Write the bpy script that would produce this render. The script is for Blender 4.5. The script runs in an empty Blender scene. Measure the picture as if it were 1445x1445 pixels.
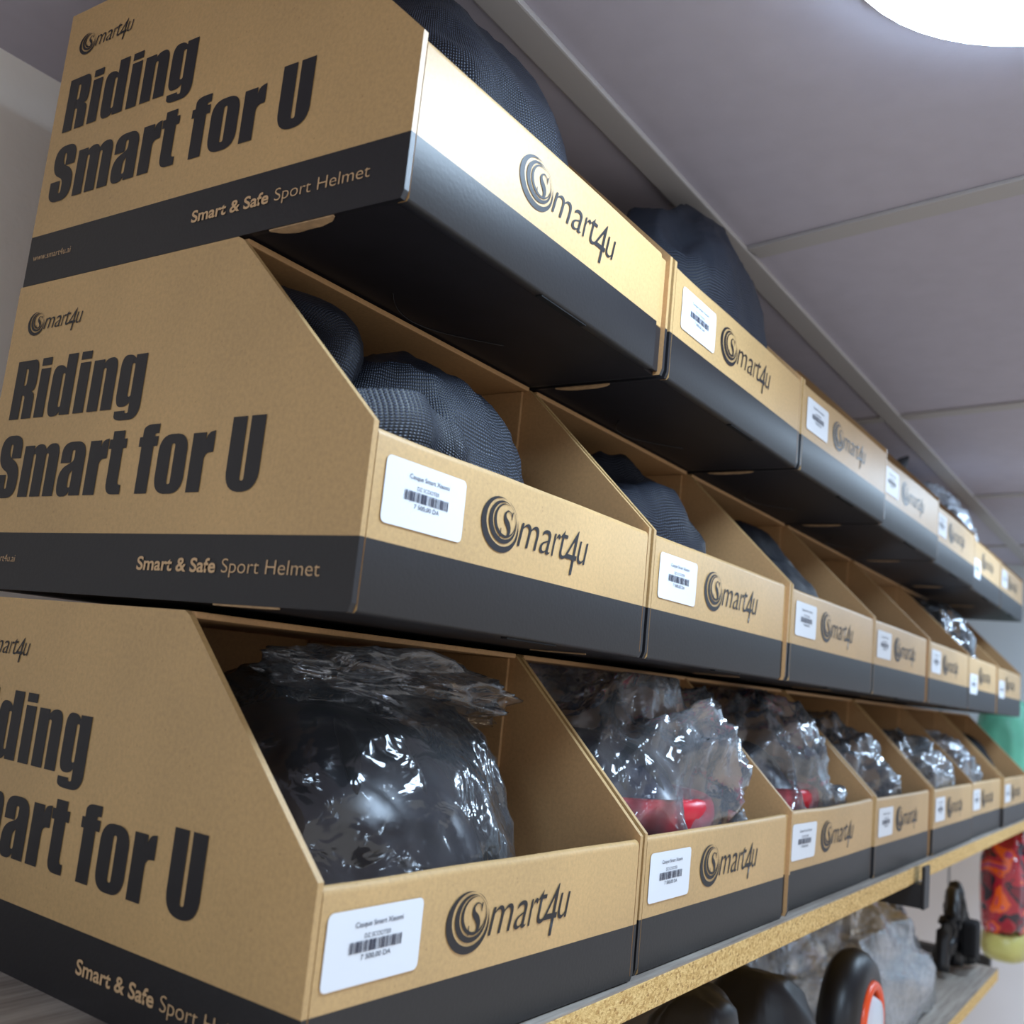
import bpy, bmesh, math, random
from mathutils import Vector, Matrix, noise
random.seed(7)
S = bpy.context.scene
COL = S.collection

# ------------------------------------------------------------------ camera, world, exposure
CAM_F = 1426.7
CAM_R = ((0.553578, -0.187579, -0.811397), (-0.826748, -0.006567, -0.562533), (0.100191, 0.982228, -0.158716))
cam = bpy.data.cameras.new('camera')
cam.sensor_fit = 'HORIZONTAL'; cam.sensor_width = 36.0
cam.lens = CAM_F / 1445.0 * 36.0
cam.clip_start = 0.01
cam.dof.use_dof = True; cam.dof.focus_distance = 0.58; cam.dof.aperture_fstop = 10.0
cam_o = bpy.data.objects.new('camera', cam); COL.objects.link(cam_o)
cam_o.matrix_world = Matrix.Translation((-0.3059, -0.2889, 0.1650)) @ Matrix(CAM_R).to_4x4()
S.camera = cam_o
w = bpy.data.worlds.new('world'); S.world = w; w.use_nodes = True
w.node_tree.nodes['Background'].inputs[0].default_value = (1.0, 0.965, 0.935, 1)
w.node_tree.nodes['Background'].inputs[1].default_value = 0.74
S.view_settings.view_transform = 'Standard'; S.view_settings.look = 'None'
S.view_settings.gamma = 1.0; S.view_settings.use_curve_mapping = False
S.view_settings.exposure = 0.08
LAMP_STRENGTH = 33.0
LAMP_COLOR = (0.60, 0.79, 1.0, 1)

# ------------------------------------------------------------------ dimensions
P, W, D, H, H1, BAND, SL = 0.27, 0.266, 0.3027, 0.1825, 0.080, 0.032, 0.1025
T = 0.0032
ZC, YW, XE = 0.585, 0.446, 2.62

# ------------------------------------------------------------------ materials
def new_mat(name):
    m = bpy.data.materials.new(name); m.use_nodes = True
    nt = m.node_tree; return m, nt, nt.nodes['Principled BSDF']
def lin(c):
    return tuple((x / 12.92 if x <= 0.04045 else ((x + 0.055) / 1.055) ** 2.4) for x in [v / 255 for v in c]) + (1,)
def N(nt, t, **kw):
    n = nt.nodes.new(t)
    for k, v in kw.items():
        if hasattr(n, k): setattr(n, k, v)
        else: n.inputs[k.replace('_', ' ')].default_value = v
    return n
def coords(nt, scale=(1, 1, 1), out='Object'):
    tc = nt.nodes.new('ShaderNodeTexCoord'); mp = nt.nodes.new('ShaderNodeMapping')
    mp.inputs['Scale'].default_value = scale
    nt.links.new(tc.outputs[out], mp.inputs[0]); return mp.outputs[0]
def simple(name, col, rough=0.5, spec=0.5, metal=0.0, bump=0, bscale=200, var=0.0, vscale=30, coat=0):
    m, nt, b = new_mat(name)
    c = lin(col); b.inputs['Base Color'].default_value = c
    b.inputs['Roughness'].default_value = rough; b.inputs['Specular IOR Level'].default_value = spec
    b.inputs['Metallic'].default_value = metal; b.inputs['Coat Weight'].default_value = coat
    v = coords(nt)
    if var:
        n = N(nt, 'ShaderNodeTexNoise', Scale=vscale, Detail=5.0); nt.links.new(v, n.inputs['Vector'])
        r = nt.nodes.new('ShaderNodeValToRGB')
        r.color_ramp.elements[0].position = 0.3; r.color_ramp.elements[1].position = 0.7
        r.color_ramp.elements[0].color = tuple(x * (1 - var) for x in c[:3]) + (1,)
        r.color_ramp.elements[1].color = tuple(min(1, x * (1 + var)) for x in c[:3]) + (1,)
        nt.links.new(n.outputs[0], r.inputs[0]); nt.links.new(r.outputs[0], b.inputs['Base Color'])
    if bump:
        n = N(nt, 'ShaderNodeTexNoise', Scale=bscale, Detail=4.0); nt.links.new(v, n.inputs['Vector'])
        bp = N(nt, 'ShaderNodeBump', Strength=bump, Distance=0.001)
        nt.links.new(n.outputs[0], bp.inputs['Height']); nt.links.new(bp.outputs[0], b.inputs['Normal'])
    return m
def kraft(name, col, rough):
    m, nt, b = new_mat(name); v = coords(nt)
    c = lin(col)
    n1 = N(nt, 'ShaderNodeTexNoise', Scale=420.0, Detail=6.0, Roughness=0.7); nt.links.new(v, n1.inputs['Vector'])
    r1 = nt.nodes.new('ShaderNodeValToRGB')
    e = r1.color_ramp.elements
    e[0].position = 0.30; e[0].color = tuple(x * 0.86 for x in c[:3]) + (1,)
    e[1].position = 0.62; e[1].color = tuple(min(1, x * 1.06) for x in c[:3]) + (1,)
    nt.links.new(n1.outputs[0], r1.inputs[0])
    n2 = N(nt, 'ShaderNodeTexNoise', Scale=9.0, Detail=3.0); nt.links.new(v, n2.inputs['Vector'])
    r2 = nt.nodes.new('ShaderNodeValToRGB')
    r2.color_ramp.elements[0].position = 0.3; r2.color_ramp.elements[0].color = (0.88, 0.88, 0.88, 1)
    r2.color_ramp.elements[1].position = 0.7; r2.color_ramp.elements[1].color = (1.06, 1.05, 1.03, 1)
    nt.links.new(n2.outputs[0], r2.inputs[0])
    vo = N(nt, 'ShaderNodeTexVoronoi', Scale=130.0); nt.links.new(v, vo.inputs['Vector'])
    r3 = nt.nodes.new('ShaderNodeValToRGB')
    r3.color_ramp.elements[0].position = 0.04; r3.color_ramp.elements[0].color = (0.78, 0.75, 0.70, 1)
    r3.color_ramp.elements[1].position = 0.085; r3.color_ramp.elements[1].color = (1, 1, 1, 1)
    nt.links.new(vo.outputs['Distance'], r3.inputs[0])
    def mul(a, bb):
        x = nt.nodes.new('ShaderNodeMixRGB'); x.blend_type = 'MULTIPLY'; x.inputs[0].default_value = 1
        nt.links.new(a, x.inputs[1]); nt.links.new(bb, x.inputs[2]); return x.outputs[0]
    nt.links.new(mul(mul(r1.outputs[0], r2.outputs[0]), r3.outputs[0]), b.inputs['Base Color'])
    b.inputs['Roughness'].default_value = rough; b.inputs['Specular IOR Level'].default_value = 0.8
    bp = N(nt, 'ShaderNodeBump', Strength=0.12, Distance=0.0006)
    nt.links.new(n1.outputs[0], bp.inputs['Height']); nt.links.new(bp.outputs[0], b.inputs['Normal'])
    return m
M = {}
M['kraft'] = kraft('kraft_board', (195, 160, 108), 0.48)
M['kraft_in'] = kraft('kraft_inside', (180, 138, 90), 0.7)
M['ink'] = simple('black_ink', (19, 18, 23), 0.47, 0.65, var=0.10, vscale=300, bump=0.1, bscale=400)
M['ink_under'] = simple('black_ink_underside', (24, 22, 28), 0.55, 0.4, var=0.15, vscale=60)
M['print'] = simple('black_print', (19, 17, 23), 0.47, 0.6)
M['reverse'] = simple('kraft_reversed_text', (205, 170, 128), 0.5)
M['sticker'] = simple('white_sticker', (226, 232, 240), 0.45, 0.4)
M['sticker_ink'] = simple('sticker_ink', (50, 55, 75), 0.6)
M['torn'] = simple('torn_card', (172, 140, 104), 0.8, var=0.2, vscale=200)
M['black_metal'] = simple('black_powder_metal', (20, 20, 25), 0.45, 0.5)
M['wall'] = simple('white_plaster', (242, 237, 230), 0.85, 0.2, bump=0.5, bscale=70, var=0.04, vscale=12)
M['wall_panel'] = simple('white_wall_panel', (236, 236, 240), 0.4, 0.5, var=0.03, vscale=6)
M['ceiling'] = simple('grey_ceiling_panel', (184, 180, 194), 0.75, 0.25, bump=0.10, bscale=250, var=0.03, vscale=40)
M['strip'] = simple('ceiling_strip', (176, 173, 174), 0.6, 0.3)
M['endwall'] = simple('pale_blue_wall', (196, 204, 210), 0.8)
M['floor'] = simple('grey_floor', (170, 168, 166), 0.6, var=0.1, vscale=3)
M['lamp_rim'] = simple('lamp_rim', (225, 228, 232), 0.4)
M['helmet_black'] = simple('black_helmet_shell', (15, 17, 26), 0.30, 0.6)
M['helmet_navy'] = simple('navy_helmet_shell', (26, 32, 56), 0.25, 0.5)
M['helmet_white'] = simple('white_helmet_shell', (214, 218, 226), 0.3)
M['matte_black'] = simple('matte_black_foam', (15, 15, 18), 0.8, 0.3)
M['pad_black'] = simple('black_moulded_pad', (17, 17, 21), 0.4, 0.5, var=0.2, vscale=60)
M['red'] = simple('red_plastic', (196, 28, 48), 0.3)
M['orange'] = simple('orange_ring_plastic', (244, 82, 24), 0.35)
M['white_tag'] = simple('white_tag_card', (228, 224, 220), 0.5)
M['peach'] = simple('peach_sticker', (214, 176, 150), 0.6)
M['teal'] = simple('teal_green_bag', (96, 178, 150), 0.5, var=0.35, vscale=9)
M['yellowgreen'] = simple('yellow_green_foil', (190, 186, 110), 0.35)

def wood_top():
    m, nt, b = new_mat('grey_wood_laminate')
    v = coords(nt, (3, 60, 60))
    n = N(nt, 'ShaderNodeTexNoise', Scale=3.0, Detail=8.0, Roughness=0.65); nt.links.new(v, n.inputs['Vector'])
    r = nt.nodes.new('ShaderNodeValToRGB')
    r.color_ramp.elements[0].position = 0.3; r.color_ramp.elements[0].color = lin((112, 102, 94))
    r.color_ramp.elements[1].position = 0.7; r.color_ramp.elements[1].color = lin((176, 168, 158))
    nt.links.new(n.outputs[0], r.inputs[0]); nt.links.new(r.outputs[0], b.inputs['Base Color'])
    b.inputs['Roughness'].default_value = 0.55
    return m
M['wood_top'] = wood_top()
def chipboard():
    m, nt, b = new_mat('raw_chipboard_edge')
    v = coords(nt, (1, 1, 1.6))
    vo = N(nt, 'ShaderNodeTexVoronoi', Scale=420.0); nt.links.new(v, vo.inputs['Vector'])
    r = nt.nodes.new('ShaderNodeValToRGB'); r.color_ramp.interpolation = 'LINEAR'
    e = r.color_ramp.elements
    e[0].position = 0.0; e[0].color = lin((148, 108, 58)); e[1].position = 1.0; e[1].color = lin((236, 206, 142))
    x = e.new(0.22); x.color = lin((196, 156, 92)); x = e.new(0.5); x.color = lin((216, 180, 114))
    nt.links.new(vo.outputs['Color'], r.inputs[0])
    n = N(nt, 'ShaderNodeTexNoise', Scale=700.0, Detail=3.0); nt.links.new(v, n.inputs['Vector'])
    bp = N(nt, 'ShaderNodeBump', Strength=0.7, Distance=0.001)
    nt.links.new(n.outputs[0], bp.inputs['Height']); nt.links.new(bp.outputs[0], b.inputs['Normal'])
    nt.links.new(r.outputs[0], b.inputs['Base Color']); b.inputs['Roughness'].default_value = 0.8
    return m
M['chip'] = chipboard()
def cloth():
    m, nt, b = new_mat('black_woven_cloth')
    tc = nt.nodes.new('ShaderNodeTexCoord')
    mp = nt.nodes.new('ShaderNodeMapping'); nt.links.new(tc.outputs['UV'], mp.inputs[0])
    outs = []
    for d in ('X', 'Y'):
        wv = nt.nodes.new('ShaderNodeTexWave'); wv.wave_type = 'BANDS'; wv.bands_direction = d; wv.wave_profile = 'SIN'
        wv.inputs['Scale'].default_value = 17.0 if d == 'X' else 14.0
        wv.inputs['Distortion'].default_value = 0.15
        nt.links.new(mp.outputs[0], wv.inputs['Vector']); outs.append(wv.outputs['Fac'])
    mu = nt.nodes.new('ShaderNodeMath'); mu.operation = 'MULTIPLY'
    nt.links.new(outs[0], mu.inputs[0]); nt.links.new(outs[1], mu.inputs[1])
    r = nt.nodes.new('ShaderNodeValToRGB')
    r.color_ramp.elements[0].position = 0.25; r.color_ramp.elements[0].color = lin((14, 16, 23))
    r.color_ramp.elements[1].position = 0.75; r.color_ramp.elements[1].color = lin((62, 70, 90))
    nt.links.new(mu.outputs[0], r.inputs[0]); nt.links.new(r.outputs[0], b.inputs['Base Color'])
    bp = N(nt, 'ShaderNodeBump', Strength=0.7, Distance=0.0008)
    nt.links.new(mu.outputs[0], bp.inputs['Height']); nt.links.new(bp.outputs[0], b.inputs['Normal'])
    b.inputs['Roughness'].default_value = 0.5; b.inputs['Specular IOR Level'].default_value = 0.4
    return m
M['cloth'] = cloth()
def plastic(name, tint, base_fac, rough, haze=0.09):
    m, nt, b = new_mat(name)
    nt.nodes.remove(b); out = nt.nodes['Material Output']
    tr = nt.nodes.new('ShaderNodeBsdfTransparent'); tr.inputs[0].default_value = tint
    gl = nt.nodes.new('ShaderNodeBsdfGlossy'); gl.inputs['Roughness'].default_value = rough
    gl.inputs['Color'].default_value = (0.95, 0.97, 1, 1)
    df = nt.nodes.new('ShaderNodeBsdfDiffuse'); df.inputs[0].default_value = (0.8, 0.84, 0.9, 1)
    fr = nt.nodes.new('ShaderNodeFresnel'); fr.inputs[0].default_value = 1.5
    v = coords(nt)
    n = N(nt, 'ShaderNodeTexNoise', Scale=45.0, Detail=3.0, Distortion=0.6); nt.links.new(v, n.inputs['Vector'])
    bp = N(nt, 'ShaderNodeBump', Strength=0.55, Distance=0.006)
    nt.links.new(n.outputs[0], bp.inputs['Height'])
    nt.links.new(bp.outputs[0], gl.inputs['Normal']); nt.links.new(bp.outputs[0], fr.inputs['Normal'])
    mx = nt.nodes.new('ShaderNodeMixShader')
    lw = nt.nodes.new('ShaderNodeLayerWeight'); lw.inputs[0].default_value = 0.35
    pw = nt.nodes.new('ShaderNodeMath'); pw.operation = 'MULTIPLY_ADD'; pw.inputs[1].default_value = haze; pw.inputs[2].default_value = base_fac
    nt.links.new(lw.outputs['Facing'], pw.inputs[0]); nt.links.new(pw.outputs[0], mx.inputs[0])
    nt.links.new(tr.outputs[0], mx.inputs[1]); nt.links.new(df.outputs[0], mx.inputs[2])
    m2 = nt.nodes.new('ShaderNodeMixShader')
    sc = nt.nodes.new('ShaderNodeMath'); sc.operation = 'MULTIPLY_ADD'; sc.inputs[1].default_value = 1.3; sc.inputs[2].default_value = 0.01
    sc.use_clamp = True
    nt.links.new(fr.outputs[0], sc.inputs[0]); nt.links.new(sc.outputs[0], m2.inputs[0])
    nt.links.new(mx.outputs[0], m2.inputs[1]); nt.links.new(gl.outputs[0], m2.inputs[2])
    nt.links.new(m2.outputs[0], out.inputs[0])
    return m
M['poly'] = plastic('clear_polybag_film', (0.97, 0.98, 1, 1), 0.012, 0.13)
M['poly_bright'] = plastic('bright_polybag_film', (0.97, 0.98, 1, 1), 0.045, 0.13, 0.20)
M['poly_milky'] = plastic('milky_polybag_film', (0.94, 0.96, 0.97, 1), 0.10, 0.16, 0.22)
def foil():
    m, nt, b = new_mat('printed_foil_red_orange')
    v = coords(nt, (9, 9, 12))
    n = N(nt, 'ShaderNodeTexNoise', Scale=1.3, Detail=1.5, Distortion=1.5); nt.links.new(v, n.inputs['Vector'])
    r = nt.nodes.new('ShaderNodeValToRGB'); r.color_ramp.interpolation = 'CONSTANT'
    e = r.color_ramp.elements
    e[0].position = 0; e[0].color = lin((120, 16, 40)); e[1].position = 0.52; e[1].color = lin((232, 96, 28))
    x = e.new(0.6); x.color = lin((176, 60, 110)); x = e.new(0.67); x.color = lin((235, 225, 225)); x = e.new(0.72); x.color = lin((140, 20, 44))
    x = e.new(0.36); x.color = lin((40, 20, 40)); x = e.new(0.41); x.color = lin((170, 28, 48))
    nt.links.new(n.outputs[0], r.inputs[0]); nt.links.new(r.outputs[0], b.inputs['Base Color'])
    b.inputs['Roughness'].default_value = 0.2; b.inputs['Coat Weight'].default_value = 0.5
    return m
M['foil'] = foil()
def emit(name, col, st):
    m, nt, b = new_mat(name)
    b.inputs['Base Color'].default_value = (0.9, 0.9, 0.9, 1)
    b.inputs['Emission Color'].default_value = col; b.inputs['Emission Strength'].default_value = st
    return m
M['lamp'] = emit('lamp_diffuser_glow', LAMP_COLOR, LAMP_STRENGTH)

# ------------------------------------------------------------------ helpers
def mesh(name, verts, faces, mats, midx=None, smooth=False, uvs=None):
    me = bpy.data.meshes.new(name); me.from_pydata([tuple(v) for v in verts], [], faces)
    for m in (mats if isinstance(mats, (list, tuple)) else [mats]): me.materials.append(M[m])
    if midx: me.polygons.foreach_set('material_index', midx)
    if smooth: me.polygons.foreach_set('use_smooth', [True] * len(me.polygons))
    if uvs:
        ul = me.uv_layers.new(name='uv')
        for lp in me.loops: ul.data[lp.index].uv = uvs[lp.vertex_index]
    me.update(); return me
def link(name, me, parent=None, loc=(0, 0, 0), rot=(0, 0, 0)):
    o = bpy.data.objects.new(name, me); COL.objects.link(o)
    o.location = loc; o.rotation_euler = rot
    if parent: o.parent = parent
    return o
def thing(name, label, cat, loc=(0, 0, 0), rot=(0, 0, 0), group=None):
    o = link(name, None, None, loc, rot); o.empty_display_size = 0.05
    tag(o, label, cat, group); return o
def tag(o, label, cat, group=None):
    o['label'] = label; o['category'] = cat
    if group: o['group'] = group
    return o
def box_data(x0, x1, y0, y1, z0, z1):
    v = [(x, y, z) for z in (z0, z1) for y in (y0, y1) for x in (x0, x1)]
    f = [(0, 2, 3, 1), (4, 5, 7, 6), (0, 1, 5, 4), (1, 3, 7, 5), (3, 2, 6, 7), (2, 0, 4, 6)]
    return v, f
def box_mesh(name, b, mat, bevel=0.0):
    v, f = box_data(*b); me = mesh(name, v, f, mat)
    if bevel:
        bm = bmesh.new(); bm.from_mesh(me)
        bmesh.ops.bevel(bm, geom=bm.edges[:], offset=bevel, segments=2, affect='EDGES', profile=0.6)
        bm.to_mesh(me); bm.free()
    return me
def recalc(me):
    bm = bmesh.new(); bm.from_mesh(me); bmesh.ops.recalc_face_normals(bm, faces=bm.faces[:]); bm.to_mesh(me); bm.free(); return me
def struct(name, me, loc=(0, 0, 0), rot=(0, 0, 0)):
    o = link(name, me, None, loc, rot); o['kind'] = 'structure'; return o
def tube_mesh(name, pts, rad, mat, seg=8):
    verts, faces = [], []
    n = len(pts); pts = [Vector(p) for p in pts]
    for i, p in enumerate(pts):
        t = (pts[min(i + 1, n - 1)] - pts[max(i - 1, 0)]).normalized()
        a = t.cross(Vector((0, 0, 1)) if abs(t.z) < 0.9 else Vector((1, 0, 0))).normalized(); b = t.cross(a)
        r = rad[i] if isinstance(rad, (list, tuple)) else rad
        for k in range(seg):
            an = 2 * math.pi * k / seg; verts.append(p + a * math.cos(an) * r + b * math.sin(an) * r)
    for i in range(n - 1):
        for k in range(seg):
            faces.append((i * seg + k, i * seg + (k + 1) % seg, (i + 1) * seg + (k + 1) % seg, (i + 1) * seg + k))
    faces.append(tuple(range(seg))); faces.append(tuple((n - 1) * seg + k for k in range(seg)))
    return recalc(mesh(name, verts, faces, mat, smooth=True))
def fillet(pts, seg=6):
    out = []; n = len(pts)
    for i, q in enumerate(pts):
        p = Vector(q[:2]); r = q[2] if len(q) > 2 else 0
        if r <= 0: out.append(p); continue
        a = Vector(pts[i - 1][:2]) - p; b = Vector(pts[(i + 1) % n][:2]) - p
        r1 = min(r, a.length * 0.49); r2 = min(r, b.length * 0.49)
        s, e = p + a.normalized() * r1, p + b.normalized() * r2
        for k in range(seg + 1):
            t = k / seg; out.append(s * (1 - t) ** 2 * 1 + (p * 0.86 + (s + e) * 0.07) * 2 * t * (1 - t) + e * t * t)
    return out
def fill_outlines(name, outlines, mat):
    cu = bpy.data.curves.new(name, 'CURVE'); cu.dimensions = '2D'; cu.fill_mode = 'BOTH'
    for ol in outlines:
        sp = cu.splines.new('POLY'); sp.points.add(len(ol) - 1)
        for pt, q in zip(sp.points, ol): pt.co = (q[0], q[1], 0, 1)
        sp.use_cyclic_u = True
    return curve_to_mesh(name, cu, mat)
def curve_to_mesh(name, cu, mat):
    o = bpy.data.objects.new(name, cu); COL.objects.link(o)
    dg = bpy.context.evaluated_depsgraph_get(); dg.update()
    me = bpy.data.meshes.new_from_object(o.evaluated_get(dg))
    bpy.data.objects.remove(o); me.name = name; me.materials.clear(); me.materials.append(M[mat])
    return me
def text_mesh(name, txt, mat, bold=0.0, shear=0.0, space=1.0):
    cu = bpy.data.curves.new(name, 'FONT'); cu.body = txt; cu.size = 1; cu.offset = bold; cu.shear = shear
    cu.space_character = space; cu.fill_mode = 'FRONT'
    return curve_to_mesh(name, cu, mat)
def fit_mesh(me, x0, x1, y0, y1):
    xs = [v.co.x for v in me.vertices]; ys = [v.co.y for v in me.vertices]
    a, b, c, d = min(xs), max(xs), min(ys), max(ys)
    for v in me.vertices:
        v.co.x = x0 + (v.co.x - a) / (b - a) * (x1 - x0); v.co.y = y0 + (v.co.y - c) / (d - c) * (y1 - y0)
    return me
def join(name, mes, mat):
    bm = bmesh.new()
    for me in mes: bm.from_mesh(me)
    out = bpy.data.meshes.new(name); bm.to_mesh(out); bm.free(); out.materials.append(M[mat])
    return out
def to_front(me, off=-0.0004):      # 2D (x, y) -> front face (x, -y side, z)
    for v in me.vertices: v.co = (v.co.x, off, v.co.y)
    return me
def to_side(me, off=-0.0004):       # 2D (u from the back, z) -> left side face
    for v in me.vertices: v.co = (off, D - v.co.x, v.co.y)
    return me

# ------------------------------------------------------------------ the setting
struct('floor', box_mesh('floor', (-1.2, XE, -0.7, YW, -2.02, -2.0), 'floor'))
struct('wall_back', box_mesh('wall_back', (-1.8, XE + 0.1, YW, YW + 0.1, -2.0, ZC), 'wall'))
struct('wall_end', box_mesh('wall_end', (XE, XE + 0.1, -1.6, YW, -2.0, ZC), 'endwall'))
ceil = struct('ceiling', box_mesh('ceiling', (-1.8, XE + 0.1, -2.0, YW + 0.1, ZC, ZC + 0.05), 'ceiling'))
# wall panels below the shelf
for k, x0 in enumerate((0.2, 1.75)):
    x1 = (1.745, XE - 0.002)[k]
    link('panel', box_mesh('wall_panel', (x0, x1, YW - 0.008, YW, -1.9, -0.05), 'wall_panel', 0.002), bpy.data.objects['wall_back'])
for k, y0 in enumerate((-0.9, -0.31, 0.256)):
    y1 = (-0.315, 0.251, YW - 0.010)[k]
    link('panel', box_mesh('end_panel', (XE - 0.008, XE, y0, y1, -1.9, -0.01), 'wall_panel', 0.002), bpy.data.objects['wall_end'])
# ceiling cover strips
lng = box_mesh('long_strip', (-1.8, XE, 0.062, 0.088, ZC - 0.005, ZC), 'strip', 0.0015)
link('cover_strip', lng, ceil)
cs = box_mesh('cross_strip', (-0.012, 0.012, -1.9, 0.0, -0.004, 0), 'strip', 0.0012)
cs2 = box_mesh('cross_strip_short', (-0.010, 0.010, 0.0, 0.36, -0.004, 0), 'strip', 0.0012)
for x in (0.555, 1.15, 1.72, 2.3):
    link('cover_strip', cs, ceil, (x, 0.060, ZC), (0, 0, math.radians(-10.5)))
    link('cover_strip', cs2, ceil, (x + 0.004, 0.090, ZC), (0, 0, math.radians(-10.5)))

def lathe_mesh(name, prof, mat, seg=48, smooth=True):
    v, f = [], []
    n = len(prof)
    for k in range(seg):
        a = 2 * math.pi * k / seg
        for r, z in prof: v.append((r * math.cos(a), r * math.sin(a), z))
    for k in range(seg):
        k2 = (k + 1) % seg
        for i in range(n - 1): f.append((k * n + i, k2 * n + i, k2 * n + i + 1, k * n + i + 1))
    me = mesh(name, v, f, mat, smooth=smooth)
    bm = bmesh.new(); bm.from_mesh(me); bmesh.ops.remove_doubles(bm, verts=bm.verts[:], dist=1e-6)
    bmesh.ops.recalc_face_normals(bm, faces=bm.faces[:]); bm.to_mesh(me); bm.free(); return me
lamp_glow = lathe_mesh('diffuser', [(0, -0.014), (0.116, -0.014), (0.1215, -0.0125), (0.1225, -0.009), (0.1225, -0.006)], 'lamp')
lamp_rim = lathe_mesh('housing', [(0.1220, -0.0085), (0.1250, -0.0085), (0.1260, 0.0), (0.05, 0.0)], 'lamp_rim')
for x, y, lb in ((0.20, -0.247, 'round white ceiling lamp in the top right corner'),
                 (1.48, -0.30, 'round white ceiling lamp farther along the boxes, past the right edge'),
                 (-1.08, -0.30, 'round white ceiling lamp behind the camera near the shelf'),
                 (-1.08, -1.55, 'added round ceiling lamp, unseen behind the camera, for fill light'),  # added lamp of a second row, unseen, extra fill from behind
                 (2.30, -0.45, 'added round ceiling lamp out of view, brightening the far end wall'),  # added lamp, kept out of frame, placed to brighten the end wall
                 (0.20, -1.55, 'added round ceiling lamp, unseen, for fill opposite the first boxes')):  # added unseen lamp, fills in light on the box fronts
    t = thing('ceiling_lamp', lb, 'lamp', (x, y, ZC), group='round ceiling lamps')
    link('diffuser', lamp_glow, t); link('housing', lamp_rim, t)

# shelf boards, brackets, uprights
def shelf_board(x0, x1, y0, y1, z, th, label):
    t = thing('shelf_board', label, 'shelf', (x0, y0, z - th))
    L, Dp = x1 - x0, y1 - y0
    link('core', box_mesh('core', (0, L, 0, Dp, 0, th - 0.0012), 'chip', 0.0006), t)
    link('laminate', box_mesh('laminate', (0, L, 0.0002, Dp, th - 0.0012, th), 'wood_top'), t)
    return t
shelf_board(-0.75, 0.935, -0.0172, 0.43, -0.003, 0.019, 'chipboard shelf under the nearest boxes with grey wood top')
shelf_board(0.938, 2.55, -0.0165, 0.43, -0.003, 0.019, 'chipboard shelf beyond the black bracket under the far boxes')
def upright(x, label):
    t = thing('wall_upright', label, 'upright', (x, YW - 0.008, -1.9))
    link('channel', box_mesh('channel', (-0.02, 0.02, -0.05, 0, 0, 1.87), 'black_metal', 0.002), t)
    link('flange', box_mesh('flange', (-0.032, 0.032, -0.006, 0, 0, 1.87), 'black_metal', 0.001), t)
    return t
upright(2.20, 'black steel upright on the white wall panel under the far boxes')
def bracket(x, y0, z, label, hh=0.026):
    t = thing('shelf_bracket', label, 'bracket', (x, y0, z - hh))
    y1 = YW - 0.060 - y0
    v = [(s, a, b) for s in (-0.013, 0.013) for a, b in ((0, 0.0), (y1, -0.006), (y1, hh), (0, hh))]
    f = [(0, 1, 2, 3), (7, 6, 5, 4), (0, 4, 5, 1), (1, 5, 6, 2), (2, 6, 7, 3), (3, 7, 4, 0)]
    link('arm', recalc(mesh('arm', v, f, 'black_metal')), t)
    link('lip', box_mesh('lip', (-0.013, 0.013, -0.004, 0.0, -0.001, hh + 0.020), 'black_metal', 0.001), t)
bracket(0.975, -0.0245, -0.0222, 'black bracket arm with upturned tip holding the chipboard shelf')
bracket(2.20, 0.092, -0.325, 'black bracket arm with upturned tip on the lower level, no board on it', 0.03)

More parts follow.
